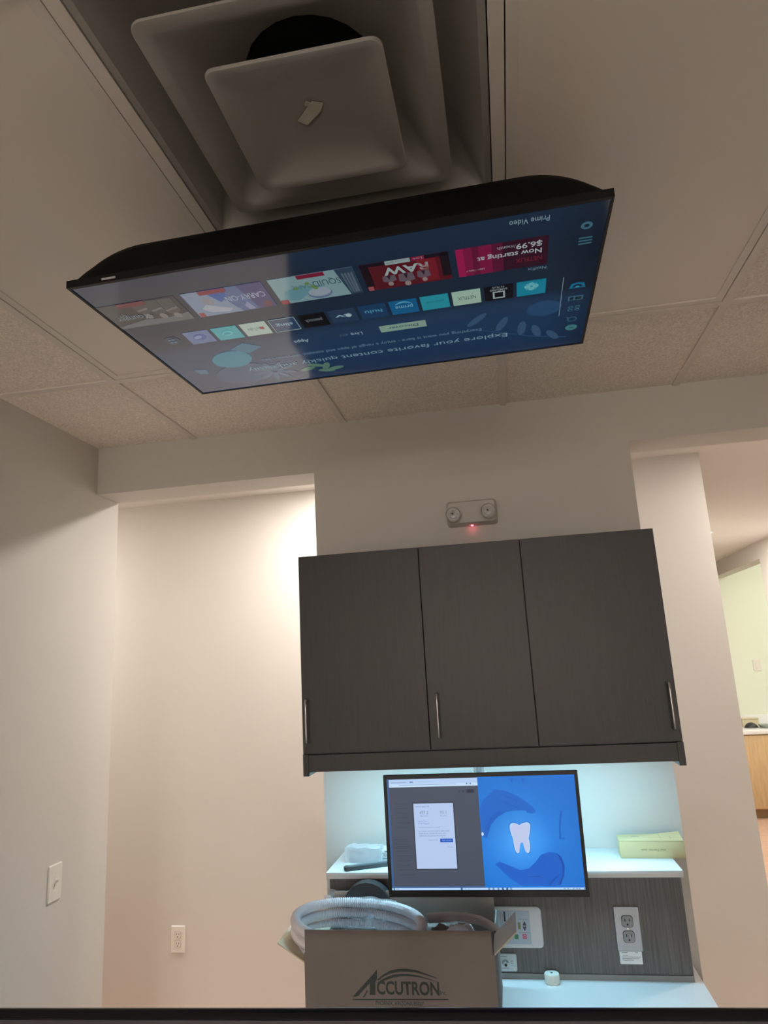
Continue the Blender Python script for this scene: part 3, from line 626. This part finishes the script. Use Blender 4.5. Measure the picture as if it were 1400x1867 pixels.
R('window_edge', L_, TB, L_+.006, T_, (58, 92, 140), .0006, ms)
R('window_edge', L_, TB, SX, TB+.004, (60, 96, 146), .0006, ms)
R('taskbar', L_, B_, R_, TB, (178, 212, 248), .0006, ms)
R('tab_text', L_+.012, T_-.011, L_+.055, T_-.0095, (120, 140, 180), .0008, ms); R('tab_text', L_+.065, T_-.0115, L_+.075, T_-.008, (110, 130, 175), .0008, ms)
R('address_line', L_+.035, WB+.005, SX-.06, WB+.0062, (120, 145, 180), .0008, ms)
for k in (.02, .03): EL('toolbar_icon', SX-k, WB+.006, .0022, .0022, (90, 110, 150), .0008, 0, 8, ms)
b0 = ml(857.5, 1442); PG('profile_chip', [(b0[0]+x, b0[1]+y) for x, y in rrect(.022, .0095, .0045, 4)], (40, 44, 66), .0008, ms)
for k in range(2): EL('toolbar_icon', b0[0]-.020-.012*k, b0[1], .003, .003, (52, 58, 74), .0008, 0, 8, ms)
for k in range(16):
    y = ml(712, 1466+8.6*k)[1]
    if 6 <= k <= 7: continue
    R('page_text', L_+.020, y-.0008, L_+.020+random.uniform(.035, .052), y+.0008, (58, 66, 80), .0006, ms)
for k in range(3):
    y = ml(715, 1530+8*k)[1]; R('page_text', L_+.013, y-.002, L_+.05, y-.0006, (54, 60, 74), .0006, ms)
dq = mp_([(690+a/3.59, 1390+b/3.59) for a, b in ((228, 270), (487, 265), (515, 693), (252, 698))])
dx0 = (dq[0][0]+dq[3][0])/2; dx1 = (dq[1][0]+dq[2][0])/2; dy1 = (dq[0][1]+dq[1][1])/2; dy0 = (dq[2][1]+dq[3][1])/2
R('dialog_shadow', dx0-.003, dy0-.003, dx1+.003, dy1+.003, (48, 54, 68), .0007, ms); R('dialog', dx0, dy0, dx1, dy1, (178, 200, 236), .0010, ms)
dw, dh = dx1-dx0, dy1-dy0
def DT(s, u0, u1, v, h, rgb): return text('screen_text', s, dx0+dw*u0, dx0+dw*u1, dy1-dh*v, h, SC(rgb), ms, .0013)
DT('Internet speed test', .05, .40, .055, .0042, (105, 120, 150)); DT('x', .93, .955, .055, .004, (110, 125, 155))
DT('497.2', .14, .37, .165, .0085, (120, 138, 160)); DT('95.1', .66, .82, .165, .0085, (130, 148, 172))
DT('Mbps download', .16, .36, .20, .003, (110, 128, 160)); DT('Mbps upload', .66, .83, .20, .003, (110, 128, 160))
DT('Latency: 7 ms', .09, .32, .285, .0036, (110, 130, 175)); DT('Server: Phoenix', .09, .38, .32, .0036, (110, 130, 175))
DT('Your Internet connection is very fast', .09, .64, .375, .0036, (120, 138, 170))
for k, (s, u) in enumerate((('Your Internet connection should be able to handle', .86), ('multiple devices streaming HD videos, video', .78), ('conferencing, and gaming at the same time', .77))): DT(s, .09, u, .435+.036*k, .0036, (110, 128, 165))
DT('LEARN MORE', .33, .56, .575, .0034, (130, 150, 180)); R('dialog_button', dx0+dw*.62, dy1-dh*.60, dx0+dw*.94, dy1-dh*.545, (24, 84, 190), .0013, ms)
text('screen_text', 'TEST AGAIN', dx0+dw*.67, dx0+dw*.90, dy1-dh*.583, .0036, SC((150, 190, 240)), ms, .0016); DT('Privacy', .80, .93, .68, .003, (120, 140, 175))
# wallpaper: gloved hands around a glowing tooth
MP('glove', c6([(20, 560), (60, 450), (200, 310), (330, 330), (470, 390), (560, 450), (640, 510), (680, 570), (640, 592), (580, 585), (560, 555), (420, 560), (330, 575), (230, 640), (160, 720), (110, 880), (62, 860), (35, 700)]), (24, 102, 198), .0006)
for a in (((200, 330), (420, 420), (600, 520), (415, 432)), ((180, 400), (400, 490), (560, 545), (395, 505))): MP('glove_fold', c6(a), (20, 92, 186), .0009)
MP('glove_fold', c6([(110, 880), (160, 720), (230, 640), (330, 575), (250, 560), (150, 640), (90, 760)]), (20, 94, 192), .0008)
MP('glove', c6([(210, 1180), (260, 1150), (400, 1210), (500, 1250), (600, 1230), (680, 1150), (740, 1070), (830, 1040), (920, 1050), (980, 1100), (1015, 1200), (1010, 1310), (970, 1420), (900, 1436), (520, 1430), (400, 1360), (300, 1270)]), (20, 96, 200), .0006)
MP('glove_fold', c6([(920, 1050), (980, 1100), (1015, 1200), (1010, 1310), (970, 1420), (940, 1425), (990, 1300), (985, 1180)]), (15, 74, 172), .0009)
MP('glove_fold', c6([(560, 1330), (720, 1330), (860, 1240), (740, 1310)]), (16, 80, 180), .0009); MP('glove_fold', c6([(820, 1420), (900, 1330), (985, 1280), (915, 1345), (850, 1430)]), (16, 80, 180), .0009)
MP('sleeve_line', c6([(960, 560), (985, 560), (965, 760), (975, 880), (1020, 870), (1010, 890), (950, 890), (948, 740)]), (18, 96, 192), .0006)
MP('sleeve_line', c6([(390, 180), (415, 180), (405, 230), (385, 225)]), (18, 96, 196), .0006); MP('sleeve_line', c6([(515, 180), (545, 180), (540, 250), (525, 230)]), (18, 96, 196), .0006)
tooth = [(375, 735), (383, 712), (405, 700), (440, 703), (470, 716), (490, 724), (508, 712), (530, 700), (575, 693), (600, 700), (614, 722), (615, 770), (607, 830), (597, 880), (610, 930), (615, 990), (606, 1038), (588, 1055), (566, 1038), (548, 985), (536, 940), (517, 924), (499, 943), (492, 1000), (486, 1046), (466, 1055), (446, 1032), (431, 990), (420, 930), (413, 885), (395, 840), (378, 780)]
tc_ = (500, 870)
MP('tooth_outline', c6([(tc_[0]+(x-tc_[0])*1.06, tc_[1]+(y-tc_[1])*1.045) for x, y in tooth]), (44, 98, 190), .0010)
MP('tooth', c6(tooth), (176, 214, 250), .0013)
MP('tooth', c6([(tc_[0]+(x-tc_[0])*.86, tc_[1]+(y-tc_[1])*.92) for x, y in tooth]), (188, 200, 234), .0016)
a = c6([(62, 830)])[0]; EL('glint', a[0], a[1], .003, .005, (200, 225, 255), .0010, 0, 10, ms)
tbh = (B_+TB)/2
for px in (842, 892, 900, 909, 917, 925, 932): x = ml(px, 1624)[0]; R('taskbar_icon', x-.0026, tbh-.003, x+.0026, tbh+.003, (60, 92, 140) if px in (842, 917, 925) else (105, 140, 185), .0009, ms)
for px in (849, 855): x = ml(px, 1624)[0]; R('taskbar_icon', x-.0014, tbh-.001, x+.0014, tbh+.001, (120, 150, 190), .0009, ms)
x = ml(719, 1624)[0]; R('taskbar_icon', x-.0015, tbh-.003, x+.0015, tbh+.003, (40, 100, 90), .0009, ms); R('taskbar_icon', x+.005, tbh-.001, x+.014, tbh+.001, (130, 160, 195), .0009, ms)
for px in (1030, 1036, 1046, 1052, 1057): x = ml(px, 1623)[0]; R('taskbar_icon', x-.002, tbh-.001, x+.002, tbh+.0012, (120, 150, 190), .0009, ms)
x = ml(1066, 1623)[0]; EL('taskbar_icon', x, tbh, .0012, .002, (24, 40, 70), .0009, 0, 8, ms)

# ------------------------------------------------------------------ open cardboard box on the counter
bx = thing('cardboard_box', 'open grey-brown cardboard box with printed logo on the countertop', 'box')
x0, x1, yf, yb, zb, zh = .586, 1.058, -.60, -.285, .7455, .938; tk = .004
B('box_bottom', CARD, x0, yf, zb, x1, yb, zb+tk, bx)
B('front_wall', CARD, x0, yf, zb+tk, x1, yf+tk, zh, bx); B('back_wall', CARDB, x0, yb-tk, zb+tk, x1, yb, zh, bx)
B('side_wall', CARD, x0, yf+tk, zb+tk, x0+tk, yb-tk, zh-.028, bx); B('side_wall', CARD, x1-tk, yf+tk, zb+tk, x1, yb-tk, zh, bx)
B('front_flap', CARD, x0+.002, yf+.0005, zh, x1-.004, yf+tk-.0005, .9905, bx)
MB().box(x0+.002, yb-tk+.0005, zh, x1-.006, yb-.0005, .988).build('back_flap', CARDB, bx)
def flap(nm, pts, th, m):
    n = (Vector(pts[1])-Vector(pts[0])).cross(Vector(pts[2])-Vector(pts[0])).normalized()*th
    return MB().rings([[Vector(p) for p in pts], [Vector(p)-n for p in pts]]).build(nm, m, bx)
# right flap swung up and out, left flap swung out
e1 = at(942, 1701, 1, -.57); e2 = at(940, 1664, 1, -.455)
flap('side_flap', [(x1-.001, yf+.006, zh-.004), (x1-.001, -.47, zh), tuple(e2), tuple(e1)], .003, CARDIN)
f1 = at(505, 1721, 1, -.55); f2 = at(528, 1690, 1, -.36)
flap('side_flap', [(x0+.001, yf+.006, zh-.026), tuple(f1), tuple(f2), (x0+.001, yb-.03, zh-.030)], .003, CARDIN)
# printed logo on the front
fr = bpy.data.objects.new('logo_print', bpy.data.meshes.new('logo_print'))
def bl(px, py): p = at(px, py, 1, yf); return (p.x, p.z)
def LG(nm, pts, parent=bx):
    q = [bl(600+a/5.385, 1750+b/5.385) for a, b in pts]
    return MB().rings([[(x, yf-.0002, z) for x, z in q]], True, False).build(nm, INK, parent)
def front_text(s, xa, xb, yb_, h, bold, shear=0):
    a = bl(600+xa/5.385, 1750+yb_/5.385); b = bl(600+xb/5.385, 1750+yb_/5.385)
    o = text('logo_lettering', s, 0, b[0]-a[0], 0, h, INK, bx, 0, bold, shear)
    o.matrix_local = frame((a[0], yf-.0004, (a[1]+b[1])/2), (1, 0, 0), (0, 0, 1)); return o
bpy.data.objects.remove(fr)
LG('logo_mark', [(230, 362), (400, 175), (470, 95), (470, 190), (455, 215), (455, 345), (398, 345), (398, 232), (380, 250), (285, 355), (262, 362)])
LG('logo_mark', [(372, 300), (386, 300), (345, 368), (328, 368)])
up = [(470, 195), (530, 145), (600, 105), (680, 88), (760, 86), (860, 102), (960, 138), (1040, 170), (1080, 188)]; lo = [(1075, 186), (1030, 176), (950, 150), (850, 124), (760, 116), (690, 117), (610, 132), (540, 160), (480, 206)]
LG('logo_arc', up+lo)
up = [(475, 222), (540, 180), (620, 148), (700, 136), (780, 138), (880, 155), (980, 185), (1070, 220)]; lo = [(1068, 216), (970, 190), (870, 168), (780, 160), (700, 162), (630, 174), (550, 202), (485, 232)]
LG('logo_arc', up+lo)
front_text('CCUTRON', 470, 1085, 340, .0272, .03); front_text('Inc.', 1092, 1160, 343, .0095, .0)
LG('logo_line', [(232, 384), (1170, 384), (1170, 396), (232, 396)])
front_text('PHOENIX, ARIZONA 85027', 460, 930, 446, .0085, .01)

# corrugated hose coil
ho = thing('corrugated_hose', 'coiled clear corrugated hose resting in the open cardboard box', 'hose')
cx_, cyy, Rr, ry = .690, -.4425, .172, .138; turns = 3.05; pitch = .0272; tr = .0138
path = []; L = 0; n = 1060; prev = None
for i in range(n+1):
    t = i/n*turns*2*math.pi; th = t - .55*math.pi
    wob = .004*math.sin(3*t+1)
    p = Vector((cx_+(Rr+wob)*math.cos(th), cyy+(ry+wob)*math.sin(th), .886+pitch*t/(2*math.pi)))
    p.z += -.05*(p.x-cx_)+.06*(p.y-cyy)
    path.append(p)
rib = lambda i: tr*(1.0 if i % 2 else .74)
hb = MB().tube(path, rib, 9).build('hose_body', HOSE, ho, smooth=True, ang=25)
hb['label'] = 'ribbed clear plastic tubing wound three times'
for q, dq_ in ((0, 1), (-1, -2)):
    a = path[q]; b = path[dq_]; dr = (a-b).normalized(); MB().cyl(a-dr*.004, a+dr*.026, tr*1.12, n=16).build('hose_cuff', WHITEP, ho, smooth=True)

def crumple(nm, c, s, mt, par, seed, amp=.25, n=3, fr=3.0):
    b = bmesh.new(); bmesh.ops.create_icosphere(b, subdivisions=n, radius=1)
    for v in b.verts:
        k = v.co.normalized(); d = 1+amp*noise.noise(k*fr+Vector((seed, 0, 0)))+amp*.6*abs(noise.noise(k*fr*2.7+Vector((0, seed, 0))))-amp*.3
        v.co = Vector((c[0]+s[0]*k.x*d, c[1]+s[1]*k.y*d, c[2]+s[2]*k.z*d))
    mb = MB(); mb._merge(b); return mb.build(nm, mt, par, smooth=True, ang=35)
wb_ = thing('white_bag', 'crumpled white plastic bag inside the coil of hose', 'bag'); crumple('bag_film', (.70, -.44, .862), (.13, .095, .058), BAGW, wb_, 3.1, .3, 4)
# black item in a clear bag standing behind the coil
cb = thing('clear_bag', 'clear plastic bag with a black item leaning behind the hose coil', 'bag')
k1 = at(670, 1613, 1, -.275)
MB().rings([[(k1.x+.078*math.cos(math.pi*k/12), y, .90+max(0, (k1.z+.012-.90))*math.sin(math.pi*k/12)**.7) for k in range(13)] for y in (-.300, -.262)]).build('black_contents', DARKG, cb, smooth=True)
def sheet(nm, f, nu, nv, mt, par, th=None):
    mb = MB(); V = [[mb.bm.verts.new(f(i/nu, j/nv)) for i in range(nu+1)] for j in range(nv+1)]
    for j in range(nv):
        for i in range(nu): mb.bm.faces.new((V[j][i], V[j][i+1], V[j+1][i+1], V[j+1][i]))
    return mb.build(nm, mt, par, smooth=True, ang=30)
def bagf(y, seed):
    def f(u, v):
        x = .562+.215*u; top = (.985 if u < .12 else .968+.012*math.sin(math.pi*min(1, (u-.12)/.88)))-.03*math.exp(-((u-.2)/.07)**2)
        z = .90+(top-.90)*v
        return (x, y+.008*noise.noise(Vector((u*7, v*5, seed)))-.012*math.sin(math.pi*u)*(1-v), z+.003*noise.noise(Vector((u*9, v*6, seed+4))))
    return f
sheet('bag_front', bagf(-.3105, 1.0), 30, 14, BAG, cb); sheet('bag_back', bagf(-.2545, 6.0), 30, 14, BAG, cb)
# grey foam sleeve strip bending over the right edge
fo = thing('foam_sleeve', 'grey flattened sleeve draped over the side of the cardboard box', 'sleeve')
pth = [at(780, 1674, 1, -.40), at(815, 1672, 1, -.40), at(850, 1673, 1, -.41), at(878, 1679, 1, -.42), at(898, 1690, 1, -.435), at(914, 1705, 1, -.45)]
def bez(u):
    k = u*(len(pth)-1); i = min(int(k), len(pth)-2); f = k-i; f = f*f*(3-2*f)*.4+f*.6; return pth[i].lerp(pth[i+1], f)
mb = MB(); rr = []
for i in range(25):
    u = i/24; p = bez(u); t = (bez(min(1, u+.03))-bez(max(0, u-.03))).normalized(); sd = Vector((0, -.55, .83)); sd = (sd-t*sd.dot(t)).normalized(); nn = t.cross(sd)
    wv = .0195+.001*math.sin(9*u); th_ = .0035
    rr.append([p+sd*wv*math.cos(a)+nn*th_*math.sin(a)*(1+.3*math.sin(14*u)) for a in (2*math.pi*k/12 for k in range(12))])
mb.rings(rr).build('sleeve_body', FOAM, fo, smooth=True)
wp_ = thing('white_film_wrap', 'crinkled white wrapped item under the grey sleeve in the box', 'wrapped item'); crumple('wrap', (.965, -.43, .915), (.045, .06, .030), BAGW, wp_, 8.2, .35, 4)
dk = thing('dark_pouch', 'brown-grey pouch lying in the open box beside the hose coil', 'pouch'); crumple('pouch', (.915, -.37, .895), (.062, .05, .045), mat('pouch_brown', (.20, .165, .15), .6, bump=.5, bscale=40, var=.1, vscale=20), dk, 5.4, .22, 4)

# ------------------------------------------------------------------ things on the ledge
yc = thing('cream_carton', 'pale yellow-green carton on the white ledge, overhanging its end', 'carton', Matrix.Translation((1.5275, -.0905, SZ)) @ Matrix.Rotation(-.04, 4, 'Z'))
w2, d2, hh = .0925, .0375, .0475
mb = MB(); mb.box(-w2, -d2, .0003, w2, d2, hh, .0012, 2); mb.build('carton_body', YEL, yc, smooth=True)
flp = MB().rings([[(-w2, -d2, hh+.0004), (w2*.98, -d2, hh+.0004), (w2*.98, d2, hh+.010), (w2*.2, d2, hh+.003), (-w2, d2, hh+.001)], [(-w2, -d2, hh+.0014), (w2*.98, -d2, hh+.0014), (w2*.98, d2, hh+.011), (w2*.2, d2, hh+.004), (-w2, d2, hh+.002)]]).build('lid_flap', YEL, yc)
MB().box(-.05, .012, hh+.0016, -.015, .016, hh+.0020).build('slot_print', INKG, yc)
o = text('carton_lettering', 'mild Thermo  zone', .038, -.032, 0, -.0062, mat('olive_print', (.15, .16, .09), .7), yc, 0); o.matrix_local = frame((0, -d2-.0004, .0265), (1, 0, 0), (0, 0, 1))
for k in range(2): B('carton_line', INKG, .03+.028*k, -.02, hh+.004, .0306+.028*k, .03, hh+.0044, yc)
wr = thing('film_wrapped_block', 'small block wrapped in clear film on the white ledge', 'wrapped block', Matrix.Translation((.648, -.125, SZ)) @ Matrix.Rotation(-.12, 4, 'Z'))
MB().box(-.048, -.022, .002, .046, .022, .034, .003).build('block', mat('pale_block', (.40, .42, .42), .6, var=.06, vscale=30), wr, smooth=True)
b = bmesh.new(); bmesh.ops.create_cube(b, size=1); bmesh.ops.subdivide_edges(b, edges=b.edges[:], cuts=7, use_grid_fill=True)
for v in b.verts:
    q = Vector((v.co.x*.112, v.co.y*.056, v.co.z*.043+.0225)); d = noise.noise_vector(q*60)*.0035; v.co = q+d; v.co.z = max(.0004, v.co.z)
mb = MB(); mb._merge(b); mb.build('film', BAG, wr, smooth=True, ang=25)
rm = thing('dark_case', 'long dark grey case lying at an angle on the white ledge', 'case', Matrix.Translation((.675, -.205, SZ)) @ Matrix.Rotation(.42, 4, 'Z'))
MB().box(-.073, -.011, .0003, .073, .011, .014, .004, 3).build('case_body', mat('case_grey', (.055, .062, .068), .35, bump=.2, bscale=60, var=.15, vscale=30), rm, smooth=True)
MB().box(-.062, -.006, .0136, .062, .004, .0146, .0004).build('case_label', mat('case_strip', (.20, .215, .23), .3), rm); MB().box(-.0745, -.008, .003, -.0725, .008, .0115).build('end_cap', SLOT, rm)
for k in range(3):
    tk_ = thing('paper_pack', 'thin flat white pack, %s of a low pile on the ledge behind the monitor' % ('lowest', 'middle one', 'topmost')[k], 'pack', Matrix.Translation((.735+.003*k, -.09, SZ+.0105*k)) @ Matrix.Rotation(.05*k-.04, 4, 'Z'), 'pile of white packs')
    MB().box(-.04, -.03, .0004, .04, .03, .0098, .001).build('pack_body', WHITEP, tk_, smooth=True); MB().box(-.03, -.0302, .003, .03, -.03, .007).build('pack_print', INKG, tk_)

# ------------------------------------------------------------------ bright room beyond the passage
oc = thing('office_cabinet', 'light maple base cabinet in the pale green room', 'cabinet')
B('cabinet_body', MAPLE, 3.32, 5.20, .09, 6.1, 5.745, .785, oc); B('toe_kick', mat('toe_maple', (.30, .20, .11), .6), 3.34, 5.26, 0, 6.1, 5.70, .09, oc)
for k in range(4):
    B('door', MAPLE, 3.325+.61*k, 5.18, .10, 3.925+.61*k, 5.20, .775, oc, .002)
tag(B('office_counter', QUARTZ, 3.305, 5.17, .787, 6.15, 5.748, .822, None, .003), 'white countertop on the light maple cabinet in the green room', 'countertop')
tag(B('office_backsplash', QUARTZ, 3.305, 5.728, .8225, 6.15, 5.749, .925, None, .002), 'low white backsplash behind the maple cabinet countertop', 'backsplash')
p = at(1380, 1213, 1, 5.75); sw2 = thing('office_switch', 'white switch plate on the pale green wall above the maple cabinet', 'switch', wallframe(*p))
plate(.078, .118, .004, 0, .006, .002).build('cover_plate', WHITEP, sw2, smooth=True); B('rocker', WHITEP, -.016, -.033, .005, .016, .033, .009, sw2, .001)
p = at(1369, 1322, 1, 5.45); dm = thing('desk_dome', 'small dark domed dispenser on the white counter of the green room', 'dispenser', Matrix.Translation((p.x, 5.45, .8223)))
MB().lathe((0, 0, 0), (0, 0, 1), [(.062, 0), (.062, .012), (.052, .03), (.034, .045), (.012, .052)], 24).build('dome', DARKG, dm, smooth=True); MB().lathe((0, 0, 0), (0, 0, 1), [(.068, 0), (.068, .006)], 24).build('base_ring', GREYP, dm)
p = at(1366, 1316, 1, 5.60); bb = thing('beige_case', 'beige box behind the dark dome on the green room counter', 'box', Matrix.Translation((p.x, 5.60, .8223)))
B('case_body', mat('beige_card', (.62, .55, .38), .6, var=.04, vscale=20), -.08, -.045, .0004, .08, .045, .075, bb, .004); B('lid', mat('beige_lid', (.66, .60, .44), .6), -.083, -.048, .0752, .083, .048, .088, bb, .002)
p = at(1398, 1323, 1, 5.42); ty = thing('grey_tray', 'shallow grey-green tray on the green room counter', 'tray', Matrix.Translation((p.x+.06, 5.42, .8223)))
MB().rings([[(x, y, 0) for x, y in rrect(.22, .14, .03)], [(x, y, .03) for x, y in rrect(.26, .18, .04)], [(x, y, .03) for x, y in rrect(.25, .17, .04)], [(x, y, .006) for x, y in rrect(.212, .132, .03)]]).build('tray_body', mat('tray_green', (.25, .29, .24), .5, var=.05, vscale=20), ty, smooth=True)

# ------------------------------------------------------------------ dark panel edge in front
pa = at(0, 1853.5, 2, 1.35); pb = at(1400, 1855.5, 2, 1.35); ax = (pb-pa).normalized(); mid = (pa+pb)/2
fp = thing('black_screen', 'glossy black upright screen on a stand in front of the cabinet', 'screen', frame(mid, ax, (0, 0, 1)))
hwp = .46
mb = MB(); prof = [(0, -.006), (.0, .006), (-.008, .0095), (-.16, .0095), (-.16, -.018), (-.012, -.018), (-.003, -.013)]
mb.rings([[(x, y, z) for y, z in prof] for x in (-hwp, hwp)]); mb.build('panel_body', GLOSSBLK, fp)
MB().cyl((-hwp, -.003, -.004), (hwp, -.003, -.004), .0075, n=16).build('edge_rail', mat('rail_gloss', (.02, .02, .028), .15, metal=.6), fp, smooth=True)
B('stand_post', BLACK, -.03, -1.33, -.05, .03, -.16, -.01, fp, .003); MB().box(-.24, -1.349, -.18, .24, -1.33, .12, .006).build('stand_foot', BLACK, fp, smooth=True)
